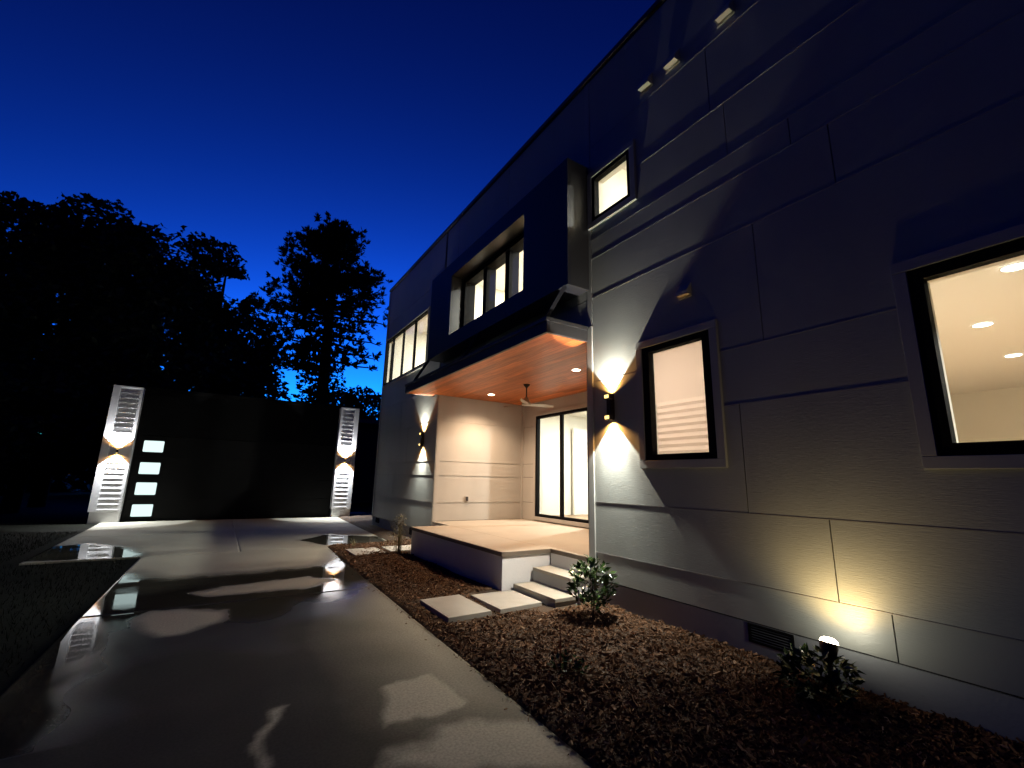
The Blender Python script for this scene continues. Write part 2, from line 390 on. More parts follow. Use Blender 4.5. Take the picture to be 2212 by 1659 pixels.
for a, b_ in zip(ys[:-1], ys[1:]):
    near = a < 0
    slab(((LX(a), a+g), (RX(a), a+g), (RX(b_), b_-g), (LX(b_), b_-g)), 40 if near else 110, 50 if near else 170)
for xa, xb, xc, xd in ((-2.75, LX(11.55)+.02, .55, -2.98), (None, None, None, None)):
    if xa is None: continue
slab(((-2.75, 11.55+g), (.55-g, 11.55+g), (.55-g, 15.5-g), (-2.88, 15.5-g)), 90, 90)
slab(((.55+g, 11.55+g), (3.83, 11.55+g), (3.98, 15.5-g), (.55+g, 15.5-g)), 90, 90)
slab(((-2.88, 15.5+g), (.55-g, 15.5+g), (.55-g, 19.62), (-3.02, 19.62)), 50, 50)
slab(((.55+g, 15.5+g), (3.98, 15.5+g), (4.15, 19.62), (.55+g, 19.62)), 50, 50)

# --- planting bed with mulch
def bedz(x, y):
    return .02 + .035*mnoise.noise(Vector((x*.9, y*.9, 0))) + .014*mnoise.noise(Vector((x*4, y*4, 5))) + .03*min(1, max(0, (x-2.2)/1.0))
def bed(name, x0f, x1, y0, y1, nu, nv):
    m = MB()
    for j in range(nv+1):
        y = y0 + (y1-y0)*j/nv; x0 = x0f(y)
        for i in range(nu+1):
            x = x0 + (x1-x0)*i/nu
            z = bedz(x, y) - (.06 if i == 0 else 0); m.v.append((x, y, z))
    for j in range(nv):
        for i in range(nu): a = j*(nu+1)+i; m.f.append((a, a+1, a+nu+2, a+nu+1))
    o = m.build(name, M['soil'], smooth=True); return tag(o, kind='structure')
bed('mulch_bed', lambda y: RX(y)+.004, W+.06, -4, 11.54, 40, 180)
bed('mulch_bed_by_garage', lambda y: 3.84 + .32*(y-11.56)/8.06 if y > 11.56 else 3.84, 6.0, 11.56, 21.0, 20, 80)

NOCHIP = [(2.33,3.0,4.93,5.95),(3.02,3.8,4.95,5.95),(3.5,4.5,4.75,9.6)]
def chips(name, n, yr, size, seed):
    rnd = random.Random(seed); v, f, tone = [], [], []
    while len(v) < n*6:
        y = yr[0] + (yr[1]-yr[0])*rnd.random()**1.5
        x = rnd.uniform(RX(y)-.01, W); stray = rnd.random() < .0022
        if stray: x = RX(y) - abs(rnd.gauss(0, .06))
        elif x < RX(y)+.02 and rnd.random() < .7: continue
        if any(a < x < b and c < y < d for a,b,c,d in NOCHIP): continue
        L = size*min(1.8, rnd.lognormvariate(-.35, .42))*(.6 if stray else 1); w = L*rnd.uniform(.12, .35); h = w*.35
        a = rnd.gauss(.6, .9); tilt = rnd.gauss(0, .35)
        d = Vector((math.cos(a)*math.cos(tilt), math.sin(a)*math.cos(tilt), math.sin(tilt)))
        s = d.cross(Vector((0,0,1))).normalized(); s = (s + Vector((0,0,rnd.gauss(0,.4)))).normalized(); u = s.cross(d)
        c = Vector((x, y, .006 if stray else bedz(x, y)+rnd.uniform(.0,.018)))
        b = len(v)
        for e in (-.5, .5):
            k = rnd.uniform(.5, 1)
            for p in (c+d*L*e-s*w*.5*k, c+d*L*e+s*w*.5*k, c+d*L*e*.8+u*h*2): v.append(tuple(p))
        f += [(b,b+2,b+1),(b+3,b+4,b+5),(b,b+1,b+4,b+3),(b+1,b+2,b+5,b+4),(b+2,b,b+3,b+5)]
        t = min(1, max(0, rnd.gauss(.45, .22))); t = 1.0 if rnd.random() < .012 else t
        tone += [t]*6
    me = bpy.data.meshes.new(name); me.from_pydata(v, [], f); me.update()
    me.attributes.new('tone', 'FLOAT', 'POINT').data.foreach_set('value', tone); me.materials.append(M['chip'])
    o = bpy.data.objects.new(name, me); COL.objects.link(o)
    return tag(o, 'loose brown shredded bark mulch covering the planting bed', 'mulch', kind='stuff')
chips('mulch', 52000, (.6, 11.5), .052, 3)

def pebbles():
    rnd = random.Random(5); m = MB()
    for i in range(260):
        y = rnd.uniform(1.4, 3.1); x = RX(y) + abs(rnd.gauss(0, .05)) + .01
        r = rnd.uniform(.006, .016); c = Vector((x, y, bedz(x, y)-.01+r*.6)); b = len(m.v)
        for p in ((1,0,0),(-1,0,0),(0,1,0),(0,-1,0),(0,0,1),(0,0,-1)):
            m.v.append(tuple(c + Vector(p)*r*rnd.uniform(.6, 1.3)))
        for t in ((0,2,4),(2,1,4),(1,3,4),(3,0,4),(2,0,5),(1,2,5),(3,1,5),(0,3,5)): m.f.append(tuple(b+k for k in t))
    return m.build('gravel', M['pebble'], smooth=True)
tag(pebbles(), 'wet dark pebbles scattered along the driveway edge', 'gravel', kind='stuff')

def grass():
    rnd = random.Random(11); m = MB()
    for i in range(9000):
        y = rnd.uniform(2.5, 17); x = -1.2 - abs(rnd.gauss(0, 2.2)) if y < 11.4 else -3.05 - abs(rnd.gauss(0, 1.5))
        h = rnd.uniform(.03, .08); a = rnd.uniform(0, 6.28); w = .004
        dx, dy = math.cos(a)*w, math.sin(a)*w; lx, ly = rnd.gauss(0, .02), rnd.gauss(0, .02); b = len(m.v)
        m.v += [(x-dx, y-dy, -.03), (x+dx, y+dy, -.03), (x+lx, y+ly, h-.03)]; m.f.append((b, b+1, b+2))
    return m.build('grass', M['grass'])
tag(grass(), 'short dark lawn grass beside the driveway', 'grass', kind='stuff')

# --- stepping stones
def paver(pts, label, z=.075):
    m = MB(); n = len(pts)
    for zz in (z-.06, z): m.v += [(x, y, zz) for x, y in pts]
    m.f = [tuple(range(n))[::-1], tuple(range(n, 2*n))] + [(i, (i+1) % n, n+(i+1) % n, n+i) for i in range(n)]
    o = m.build('paver', M['paver'], bevel=.006); return tag(o, label, 'paver', 'stepping stones in the mulch')
paver([(2.36,5.0),(2.93,5.02),(2.93,5.9),(2.36,5.88)], 'square concrete paver lying nearest the driveway, on the path to the steps')
paver([(3.05,5.02),(3.7,5.06),(3.7,5.8),(3.05,5.8)], 'square concrete paver touching the foot of the porch steps')
paver([(2.46,9.65),(3.12,9.72),(3.1,10.5),(2.46,10.5)], 'concrete paver beside the driveway next to the dry feathery plant')
paver([(3.22,9.75),(3.95,9.8),(3.95,10.45),(3.22,10.45)], 'concrete paver between the feathery plant and the grey house wall', .09)
paver([(4.0,9.85),(4.38,9.85),(4.38,10.4),(4.0,10.4)], 'raised concrete paver tucked against the far end of the porch', .16)
paver([(4.7,20.3),(5.5,20.3),(5.5,21.0),(4.7,21.0)], 'concrete paver in the dark gap between garage pillar and house')

# ================================================================== HOUSE
house = empty('house', (W, 5, 0))
house.location = (0, 0, 0)
tag(house, 'tall grey panelled modern house with lit windows, dark bay and wooden porch canopy', 'house')
YC, YF, YE = 4.93, 10.53, 15.65          # near porch corner, far porch corner, far end
XB = 7.0                                 # back wall of porch
ZF, ZC, ZT, Z0 = .585, 3.68, 8.3, .33    # porch floor, porch ceiling, roof edge, top of foundation
YN = -7.0
WIN = {  # frame rectangles (y0,y1,z0,z1)
 'big': (-.85, 1.15, 1.84, 3.29), 'med': (2.91, 3.88, 1.87, 3.30), 'small': (3.97, 4.77, 5.58, 6.36), 'ribbon': (11.58, 15.54, 4.72, 6.34)}
REC = (YC-.031, YF+.031, Z0-.02, ZC)               # porch opening
BAY = (6.1, 9.16, 4.82, 6.28)
holes = [tuple(WIN[k]) for k in WIN] + [REC, BAY]
m = plate(MB(), 'x', (YN, YE, -.3, ZT-.05), W+.03, W+.16, holes)
m.box(W+.16, 14, YE-.15, YE, -.3, ZT-.05); m.box(W+.16, 14, YN, YN+.15, -.3, ZT-.05)
m.build('wall', M['backing'], house)
MB().box(W+.01, 14.2, YN, YE+.01, ZT-.05, ZT).build('roof', M['navy'], house)
MB().box(W-.035, W+.2, YN-.02, YE+.03, ZT-.02, ZT+.07).build('roof_coping', M['darkmetal'], house, bevel=.005)
plate(MB(), 'x', (YN, YC-.02, -.3, Z0-.012), W+.015, W+.03).build('foundation', M['found'], house)
plate(MB(), 'x', (YF+.02, YE, -.3, Z0-.012), W+.015, W+.03).build('foundation', M['found'], house)

TR = .10
def grow(r, d): return (r[0]-d, r[1]+d, r[2]-d, r[3]+d)
trim_holes = [grow(WIN['big'], .092), grow(WIN['med'], .092), grow(WIN['small'], .092), grow(WIN['ribbon'], .06)]
zs = [Z0, .67, 1.33, 2.42, 3.02, 4.33, 4.97, 5.29, 6.0, 6.95, ZT-.06]
vj = [[1.58], [1.93], [2.64], [], [2.33], [1.54], [1.87], [2.53], [2.70], []]
G = .005
rp = random.Random(2)
def runs(y0, y1, z0, z1, hol):
    full = sorted((h[0], h[1]) for h in hol if h[2] <= z0 and h[3] >= z1 and h[1] > y0 and h[0] < y1)
    out, c = [], y0
    for a, b in full:
        if a > c: out.append((c, a))
        c = max(c, b)
    if c < y1: out.append((c, y1))
    return out
def panel(y0, y1, z0, z1, hol, mt='siding', face=W):
    o = rp.uniform(-.0015, .0015)
    for a, b in runs(y0+G, y1-G, z0+G, z1-G, hol):
        if b-a > .01: plate(MB(), 'x', (a, b, z0+G, z1-G), face+o, face+.03, hol).build('siding_panel', M[mt], house)
cornr = .105
for bi in range(len(zs)-1):
    cuts = [YC-cornr]
    for j in vj[bi]: cuts.append(j)
    y = (vj[bi][0] if vj[bi] else [1.2, 1.1, 1.0, .25, .6, 1.0, .9, .8, .7, .45][bi]) - 2.44
    if not vj[bi]: cuts.append(y + .0)
    else: cuts.append(y)
    while cuts[-1] > YN+2.5: cuts.append(cuts[-1]-2.44)
    cuts.append(YN)
    for a, b_ in zip(cuts[1:], cuts[:-1]):
        panel(a, b_, zs[bi], zs[bi+1], trim_holes)
for z in zs[1:-1]:
    hs = [h for h in trim_holes if h[2] < z < h[3]]
    for a, b in runs(YN, YC-cornr, z-.004, z+.003, hs): MB().box(W-.0035, W+.03, a, b, z-.004, z+.003).build('flashing', M['flashing'], house)
# corner trim of the near wall and of the far wall
plate(MB(), 'x', (YC-cornr+.004, YC, Z0, ZC+.2), W-.018, W+.03).build('corner_trim', M['trim'], house, bevel=.003)
MB().box(W-.016, W+.10, YC, YC+.022, Z0, ZC).build('corner_trim', M['trim'], house, bevel=.003)
plate(MB(), 'x', (YC-cornr+.004, YC, ZC+.22, ZT-.06), W-.004, W+.03).build('corner_trim', M['trim'], house)
# wall above the porch (canopy, bay in front of it)
for z0, z1 in ((ZC+.02, 4.33), (4.33, 6.64), (6.64, ZT-.06)):
    for y0, y1 in ((YC, 7.37), (7.37, 9.81), (9.81, YF)):
        panel(y0, y1, z0, z1, [BAY])
# far wall section
fz = [Z0, 1.03, 1.68, 2.03, 3.03, 3.9, 6.95, ZT-.06]
fv = [[], [13.71], [], [12.7], [13.4], [], []]
for bi in range(len(fz)-1):
    cuts = [YF+.10] + fv[bi] + [YE-.09]
    for a, b_ in zip(cuts[:-1], cuts[1:]):
        panel(a, b_, fz[bi], fz[bi+1], trim_holes)
for z in fz[1:-1]:
    plate(MB(), 'x', (YF+.1, YE-.09, z-.004, z+.003), W-.007, W+.03, [h for h in trim_holes if h[2] < z < h[3]]).build('flashing', M['flashing'], house)
plate(MB(), 'x', (YF, YF+.096, Z0, ZC), W-.018, W+.03).build('corner_trim', M['trim'], house, bevel=.003)
plate(MB(), 'x', (YE-.086, YE+.02, Z0, ZT-.06), W-.018, W+.03).build('corner_trim', M['trim'], house, bevel=.003)

# --- porch recess walls: far wall (faces the camera), back wall with glass door, near wall
pz_ = [ZF, 1.03, 1.68, 2.03, 3.03, ZC]
SL = (7.78, 9.88, .70, 3.29)      # sliding door frame
MB().box(W+.03, XB+.15, YF+.03, YF+.15, 0, ZC+.3).build('wall', M['backing'], house)
plate(MB(), 'x', (YC, YF+.03, 0, ZC+.3), XB+.03, XB+.15, [SL]).build('wall', M['backing'], house)
MB().box(W+.17, XB+.15, YC-.16, YC-.03, 0, ZC+.3).build('wall', M['backing'], house)
for a, b_ in zip(pz_[:-1], pz_[1:]):
    plate(MB(), 'y', (W+.10, XB-.04, a+G, b_-G), YF, YF+.03).build('siding_panel', M['porchpaint'], house)
    plate(MB(), 'x', (YC+.002, YF-.04, a+G, b_-G), XB, XB+.03, [grow(SL, .09)]).build('siding_panel', M['porchpaint'], house)
    plate(MB(), 'y', (W+.11, XB-.002, a+G, b_-G), YC-.03, YC).build('siding_panel', M['porchpaint'], house)
for z in pz_[1:-1]:
    MB().box(W+.107, XB-.046, YF-.012, YF+.02, z-.0045, z+.0045).build('flashing', M['porchpaint'], house)
MB().box(W+.001, W+.106, YF-.006, YF+.03, Z0, ZC).build('corner_trim', M['porchpaint'], house, bevel=.003)
MB().box(XB-.045, XB, YF-.045, YF, ZF, ZC).build('corner_trim', M['porchpaint'], house, bevel=.003)
ou = MB().box(5.27, 5.36, YF-.03, YF-.001, 1.04, 1.18).build('outlet_cover', M['porchpaint'], house, bevel=.004)
MB().box(5.285, 5.345, YF-.05, YF-.031, 1.055, 1.165).build('outlet_lid', M['darkmetal'], ou, bevel=.003)

# --- windows
def window(rect, mull=(), trim=.095, fw=.075, sill=False, x=W, dep=.075, trimmat='trim', name='window', head=None, mw=.05, fwz=None):
    y0, y1, z0, z1 = rect; fwz = fwz or fw
    w = empty(name, (x, (y0+y1)/2, z0), house); w.location = (0, 0, 0)
    if trim:
        t = trim; e = .003
        for (a, b_, c, d) in ((y0-t, y1+t, z0-t, z0-e), (y0-t, y1+t, z1+e, z1+t), (y0-t, y0-e, z0, z1), (y1+e, y1+t, z0, z1)):
            MB().box(x-.036, x+.028, a, b_, c, d).build('trim_board', M[trimmat], w, bevel=.003)
    hd = head or fwz
    MB_ = plate(MB(), 'x', rect, x-.022, x+dep, [(y0+fw, y1-fw, z0+fwz, z1-hd)])
    MB_.build('frame', M['black'], w)
    plate(MB(), 'x', (y0+.002, y1-.002, z0+.002, z1-.002), x+dep+.001, x+max(.175, dep+.02), [(y0+fw-.012, y1-fw+.012, z0+fwz-.012, z1-hd+.012)]).build('jamb_liner', M['interior'], w)
    edges = [y0+fw] + list(mull) + [y1-fw]
    for mu in mull: MB().box(x+.0, x+dep-.01, mu-mw/2, mu+mw/2, z0+fwz, z1-hd).build('mullion', M['black'], w)
    for a, b_ in zip(edges[:-1], edges[1:]):
        MB().box(x+.035, x+.041, a+(.0 if a == edges[0] else mw/2), b_-(.0 if b_ == edges[-1] else mw/2), z0+fwz, z1-hd).build('pane', M['glass'], w)
    return w
window(WIN['big'], fw=.088)
window(WIN['med'], fw=.10, fwz=.07)
window(WIN['small'], fw=.06)
window(WIN['ribbon'], (12.72, 13.8, 14.85), trim=.055, fw=.05, mw=.06)
window(SL, (8.835,), trim=.085, fw=.065, x=XB, trimmat='porchpaint', name='sliding_door', mw=.09)
# blind in the medium window
bl = MB(); y0, y1 = 3.012, 3.778
z = 1.943; k = 0; prof = []
while z < 3.2:
    fold = z < 2.55
    prof.append((W+.082 + (.018 if (fold and k % 2) else 0), z)); z += (.04 if fold else .2); k += 1
prof.append((W+.082, 3.228))
for (xa, za), (xb, zb) in zip(prof[:-1], prof[1:]): bl.quad((xa, y0, za), (xa, y1, za), (xb, y1, zb), (xb, y0, zb))
bl = bl.build('blind', M['blind']); tag(bl, 'pale pleated blind drawn down behind the window beside the wall lantern', 'blind')

# --- bay box above the porch
bay = empty('bay', (0, 0, 0), house)
BX, BY0, BY1, BZ0, BZ1 = 4.0, 4.88, 10.4, 4.48, 6.63
plate(MB(), 'x', (BY0, BY1, BZ0, BZ1), BX, BX+.06, [BAY]).build('front_cladding', M['navy'], bay)
sb = MB()
sb.box(BX+.062, W-.003, BY0+.001, BY0+.05, BZ0+.001, BZ1-.001)
sb.build('side_cladding', M['darkmetal'], bay)
MB().box(BX+.062, W-.003, BY1-.05, BY1-.001, BZ0+.001, BZ1-.001).build('side_cladding', M['navy'], bay)
MB().box(BX+.01, W-.003, BY0+.052, BY1-.052, BZ1-.05, BZ1-.002).build('top_cladding', M['navy'], bay)
MB().box(BX+.062, W-.003, BY0+.052, BY1-.052, BZ0+.002, BZ0+.05).build('bottom_cladding', M['navy'], bay)
r = MB(); y0, y1, z0, z1 = BAY
r.box(BX+.062, W-.1, y0-.03, y0-.002, z0-.03, z1+.03); r.box(BX+.062, W-.1, y1+.002, y1+.03, z0-.03, z1+.03)
r.box(BX+.062, W-.1, y0-.002, y1+.002, z0-.03, z0-.002); r.box(BX+.062, W-.1, y0-.002, y1+.002, z1+.002, z1+.03)
r.build('window_reveal', M['darkmetal'], bay)
window((y0, y1, z0, z1), (7.2, 8.13), trim=0, fw=.10, x=W-.09, dep=.24, head=.13, mw=.16, fwz=.10)

# --- canopy with wooden soffit
cano = empty('canopy', (0, 0, 0), house)
CX, CY0, CY1, CZ0, CZ1 = 3.64, 4.915, 10.86, 3.665, 3.895
MB().box(CX, CX+.05, CY0, CY1, CZ0, CZ1-.06).build('fascia', M['navy'], cano, bevel=.003)
MB().box(CX-.015, CX+.06, CY0-.012, CY1+.012, CZ1-.058, CZ1).build('drip_edge', M['darkmetal'], cano, bevel=.004)
MB().box(CX+.052, W-.022, CY0, CY0+.05, CZ0, CZ1-.06).build('fascia', M['darkmetal'], cano, bevel=.003)
MB().box(CX+.062, W-.022, CY0-.012, CY0+.05, CZ1-.058, CZ1).build('drip_edge', M['darkmetal'], cano, bevel=.004)
MB().box(CX+.052, W-.008, CY1-.05, CY1, CZ0, CZ1-.06).build('fascia', M['darkmetal'], cano, bevel=.003)
MB().box(CX+.062, W-.008, CY0+.052, CY1, CZ1-.07, CZ1-.01).build('top_sheet', M['darkmetal'], cano)
for yy in (CY0+.06, (CY0+CY1)/2 - .25, CY1-.5):
    MB().bar((BX+.03, yy, BZ0+.01), (CX+.04, yy, CZ1+.005), .06, .012, up=(0,1,0)).build('strut', M['navy'], cano)
    MB().box(CX+.0, CX+.14, yy-.05, yy+.05, CZ1+.001, CZ1+.012).build('strut_plate', M['darkmetal'], cano)
x = CX+.053; rb = random.Random(9)
while x < XB-.02:
    x1 = min(x+.128, XB-.003)
    ya, yb = (CY0+.052, CY1-.052) if x1 < W+.001 else (YC+.003, YF-.003)
    if x < W < x1: x1 = W-.001; 
    cut = rb.uniform(ya+1.6, yb-1.6)
    for a, b_ in ((ya, cut-.0008), (cut+.0008, yb)):
        MB().box(x+.0015, x1-.0015, a, b_, ZC-.008, ZC+.012).build('soffit_board', M['wood'], cano)
    x = x1 if x1 != W-.001 else W
MB().box(W, XB+.1, YC-.1, YF+.1, ZC+.02, ZC+.06).build('ceiling_deck', M['backing'], cano)

# --- rooms behind the windows
def room(x0, x1, y0, y1, z0, z1, hol):
    m = MB(); t = .05
    m.box(x1, x1+t, y0, y1, z0, z1); m.box(x0, x1, y0-t, y0, z0, z1); m.box(x0, x1, y1, y1+t, z0, z1)
    plate(m, 'x', (y0, y1, z0, z1), x0-.01, x0, hol)
    m.build('room_walls', M['interior'], house)
    MB().box(x0, x1, y0, y1, z1, z1+t).build('room_ceiling', M['ceilpaint'], house)
    MB().box(x0, x1, y0, y1, z0-t, z0).build('room_floor', M['floorwood'], house)
    MB().box(x1-.015, x1-.001, y0+.002, y1-.002, z0, z0+.15).build('baseboard', M['baseboard'], house, bevel=.003)
XI = W+.18
m = MB(); t = .05; XM = 6.9
m.box(12.7, 12.75, -4.5, 3.8, .62, 3.55); m.box(XI, 12.7, -4.55, -4.5, .62, 3.55); m.box(XI, XM, 2.42, 2.44, .62, 3.55)
m.box(XM-.02, XM, 2.44, 3.8, .62, 3.55); m.box(XM, 12.7, 3.8, 3.85, .62, 3.55); plate(m, 'x', (-4.5, 2.42, .62, 3.55), XI-.01, XI, [WIN['big']])
m.build('room_walls', M['interior'], house)
MB().box(XI, XM, -4.5, 2.42, 3.55, 3.6).build('room_ceiling', M['ceilpaint'], house); MB().box(XM, 12.7, -4.5, 3.8, 3.55, 3.6).build('room_ceiling', M['ceilpaint'], house)
MB().box(XI, XM, -4.5, 2.42, .57, .62).build('room_floor', M['floorwood'], house); MB().box(XM, 12.7, -4.5, 3.8, .57, .62).build('room_floor', M['floorwood'], house)
MB().box(12.6, 12.69, 2.55, 2.75, 1.75, 1.87).build('light_switch', M['baseboard'], house, bevel=.004)
room(XI, 6.8, 2.5, YC-.2, .62, 3.55, [WIN['med']])
room(XI, 8.6, 2.3, YC-.1, 4.15, 6.9, [WIN['small']])
room(XI, 8.6, YC+.1, 10.45, 4.15, 6.9, [BAY])
room(XI, 9.0, 10.6, YE-.2, 4.15, 6.9, [WIN['ribbon']])
room(XB+.16, 10.2, 5.2, 10.9, .62, 3.62, [SL])
# interior details seen through glass
MB().box(10.16, 10.195, 9.62, 9.72, 2.05, 2.2).build('thermostat', M['baseboard'], house, bevel=.004)
MB().box(9.0, 10.2, 10.72, 10.8, .63, 3.2).build('door_casing', M['baseboard'], house)
MB().box(8.0, 8.96, 13.0, 15.3, 4.2, 5.75).build('closet', mat('grey_closet', (.35,.36,.33), .7), house)

def downlight(loc, label, power, col, sz=.075, group=None, lampmat='lamp', spread=140, kind='spot', lamp_r=.05, lsp=180):
    t = empty('recessed_light', loc); tag(t, label, 'ceiling light', group)
    ring = MB(); n = 24
    for k in range(n):
        a0, a1 = 2*math.pi*k/n, 2*math.pi*(k+1)/n
        P = lambda r_, a, z: (r_*math.cos(a), r_*math.sin(a), z)
        ring.quad(P(sz, a0, -.004), P(sz, a1, -.004), P(sz*1.3, a1, -.004), P(sz*1.3, a0, -.004))
        ring.quad(P(sz*1.3, a0, -.004), P(sz*1.3, a1, -.004), P(sz*1.3, a1, 0), P(sz*1.3, a0, 0))
    ring.build('trim_ring', M['baseboard'], t)
    d = MB(); d.poly([(sz*math.cos(2*math.pi*k/n), sz*math.sin(2*math.pi*k/n), -.003) for k in range(n)][::-1]); d.build('lens', M[lampmat], t)
    if power:
        if kind == 'spot': spot(t, (0,0,-.02), (0,0,-1), power, spread, 1.0, col, lamp_r)
        else: area(t, (0,0,-.02), power, sz*2, col, spread=lsp)
    return t
downlight((5.45, 6.41, ZC-.009), 'bright round downlight in the wooden porch ceiling, next to the near wall corner', P_PORCH, WARM, group=None)
downlight((5.44, 9.65, ZC-.009), 'small round downlight in the wooden porch ceiling near the panelled end wall', P_PORCH, WARM)
CW = (1.0, .96, .86)
for i, (x, y, lb) in enumerate(((5.72, .76, 'ceiling downlight right behind the top edge of the large window'), (7.5, 1.35, 'middle ceiling downlight seen through the large window'), (9.6, 1.48, 'deepest bright ceiling downlight seen through the large window'))):
    downlight((x, y, 3.546), lb, 62, CW, .085, lampmat='lampcool', kind='area', lsp=120)
downlight((5.8, 3.7, 3.546), 'ceiling downlight in the room behind the drawn blind', 30, (1.0,.82,.72), kind='area', lampmat='lampcool')
downlight((6.6, 3.4, 6.896), 'ceiling downlight in the upstairs room with the small square window', 100, CW, kind='area', lampmat='lampcool')
downlight((6.2, 6.6, 6.896), 'ceiling downlight behind the bay window, on the side of the small square window', 120, CW, kind='area', lampmat='lampcool')
downlight((6.2, 8.8, 6.896), 'ceiling downlight behind the bay window, on the side of the four pane window', 120, CW, kind='area', lampmat='lampcool')
downlight((6.4, 13.0, 6.896), 'ceiling downlight in the upstairs room with the four pane window', 170, CW, kind='area', lampmat='lampcool', sz=.12)
downlight((8.7, 8.6, 3.616), 'ceiling downlight in the room behind the sliding glass door', 110, CW, kind='area', lampmat='lampcool')

# --- foundation vents, exhaust hoods
def fvent(y0, y1, z0, z1):
    v = plate(MB(), 'x', (y0, y1, z0, z1), W-.004, W+.0149, [(y0+.02, y1-.02, z0+.02, z1-.02)]).build('foundation_vent', M['black'], house)
    for k in range(5):
        z = z0+.025+(z1-z0-.05)*k/5; MB().quad((W+.002, y0+.02, z+.02), (W+.002, y1-.02, z+.02), (W+.012, y1-.02, z), (W+.012, y0+.02, z)).build('louvre', M['black'], v)
fvent(2.33, 2.74, .155, .316); fvent(11.7, 12.05, .13, .30); fvent(14.85, 15.2, .17, .316)
def hood(y, z, s=1.0):
    w_ = .10*s; h = .10*s; d = .09*s
    m = MB(); a = [(W-.0,0),(W-d*.45,0)]
    m.box(W-.012, W-.002, y-w_*1.15, y+w_*1.15, z-h*1.1, z+h*1.1)
    o = m.build('exhaust_hood', M['ventwhite'], house, bevel=.004)
    b = MB(); n0 = [(W-.012, y-w_, z+h*.9), (W-.012, y+w_, z+h*.9), (W-d, y+w_, z-h*.2), (W-d, y-w_, z-h*.2)]
    b.poly(n0); b.poly([(W-.012, y-w_, z+h*.9), (W-d, y-w_, z-h*.2), (W-d, y-w_, z-h*.75), (W-.012, y-w_, z-h*.75)])
    b.poly([(W-.012, y+w_, z+h*.9), (W-.012, y+w_, z-h*.75), (W-d, y+w_, z-h*.75), (W-d, y+w_, z-h*.2)])
    b.poly([(W-d, y-w_, z-h*.2), (W-d, y+w_, z-h*.2), (W-d, y+w_, z-h*.75), (W-d, y-w_, z-h*.75)])
    b.build('hood_cover', M['ventwhite'], o)
    MB().box(W-d*.95, W-.014, y-w_*.9, y+w_*.9, z-h*.72, z-h*.68).build('hood_flap', M['ventwhite'], o)
hood(2.40, 7.17); hood(3.17, 7.17); hood(3.62, 7.19); hood(3.2, 3.86, .8)

# ================================================================== PORCH SLAB AND STEPS
porch = empty('porch', (0, 0, 0)); tag(porch, 'raised concrete porch with dark edge and two steps under the wooden canopy', 'porch')
PX0, PY0, PY1 = 3.57, 5.85, 9.55
MB().box(PX0, W-.005, PY0, PY1, -.1, ZF-.06).build('porch_base', M['blockpaint'], porch)
MB().box(W+.0, W+.12, YC+.03, PY0-.002, -.1, ZF-.06).build('porch_base', M['blockpaint'], porch)
MB().box(W+.0, W+.12, PY1+.002, YF-.03, -.1, ZF-.06).build('porch_base', M['blockpaint'], porch)
fl = MB()
fl.box(W, XB-.002, YC+.024, YF-.022, ZF-.055, ZF).build('floor_slab', M['porchfloor'], porch)
MB().box(PX0-.01, W-.002, PY0-.01, PY1+.01, ZF-.055, ZF-.0005).build('floor_slab', M['porchfloor'], porch, bevel=.004)
MB().box(PX0-.03, PX0-.011, PY0-.03, PY1+.03, ZF-.062, ZF-.003).build('nosing', M['nosing'], porch, bevel=.004)
MB().box(PX0-.011, W-.0, PY0-.03, PY0-.011, ZF-.062, ZF-.003).build('nosing', M['nosing'], porch, bevel=.004)
MB().box(W-.022, W-.003, YC+.025, PY0-.032, ZF-.062, ZF-.003).build('nosing', M['nosing'], porch, bevel=.004)
for (x0, x1, y0, z0, z1) in ((3.74, 4.43, 4.84, -.1, .15), (4.08, 4.43, 4.95, .152, .345)):
    st = MB().box(x0+.02, x1-.003, y0+.02, PY0-.004, z0, z1-.05).build('step', M['steppaint'], porch)
    MB().box(x0, x1-.024, y0, PY0-.034, z1-.05, z1).build('tread', M['concrete_step'], st, bevel=.006)

# ================================================================== CEILING FAN
fan = empty('ceiling_fan', (5.46, 8.1, ZC-.009)); tag(fan, 'dark rod ceiling fan with pale blades hanging under the porch ceiling', 'ceiling fan')
MB().tube([(0,0,0),(0,0,-.02),(0,0,-.06),(0,0,-.08)], [.075,.07,.03,.018], 20).build('mount', M['bronze'], fan, smooth=True)
MB().tube([(0,0,-.07),(0,0,-.30)], [.014,.014], 10).build('rod', M['bronze'], fan, smooth=True)
MB().tube([(0,0,-.28),(0,0,-.33),(0,0,-.40),(0,0,-.45),(0,0,-.47)], [.025,.05,.085,.11,.06], 24).build('motor', M['fanwhite'], fan, smooth=True)
for k in range(3):
    a = rad(-12 + 120*k); d = Vector((math.cos(a), math.sin(a), 0)); s = Vector((-d.y, d.x, 0)); m = MB(); st = []
    for i in range(7):
        t = i/6; c = d*(.07+.58*t) + Vector((0,0,-.445 + .01*t)); w_ = .05+.03*math.sin(math.pi*min(1, t*1.15)) - .035*(t**4)
        st.append((c - s*w_ + Vector((0,0,.02)), c + s*w_ - Vector((0,0,.012))))
    for zz in (0, -.008):
        for (a0, a1), (b0, b1) in zip(st[:-1], st[1:]): m.quad(a0+Vector((0,0,zz)), a1+Vector((0,0,zz)), b1+Vector((0,0,zz)), b0+Vector((0,0,zz)))
    m.build('blade', M['fanwhite'], fan, smooth=True)

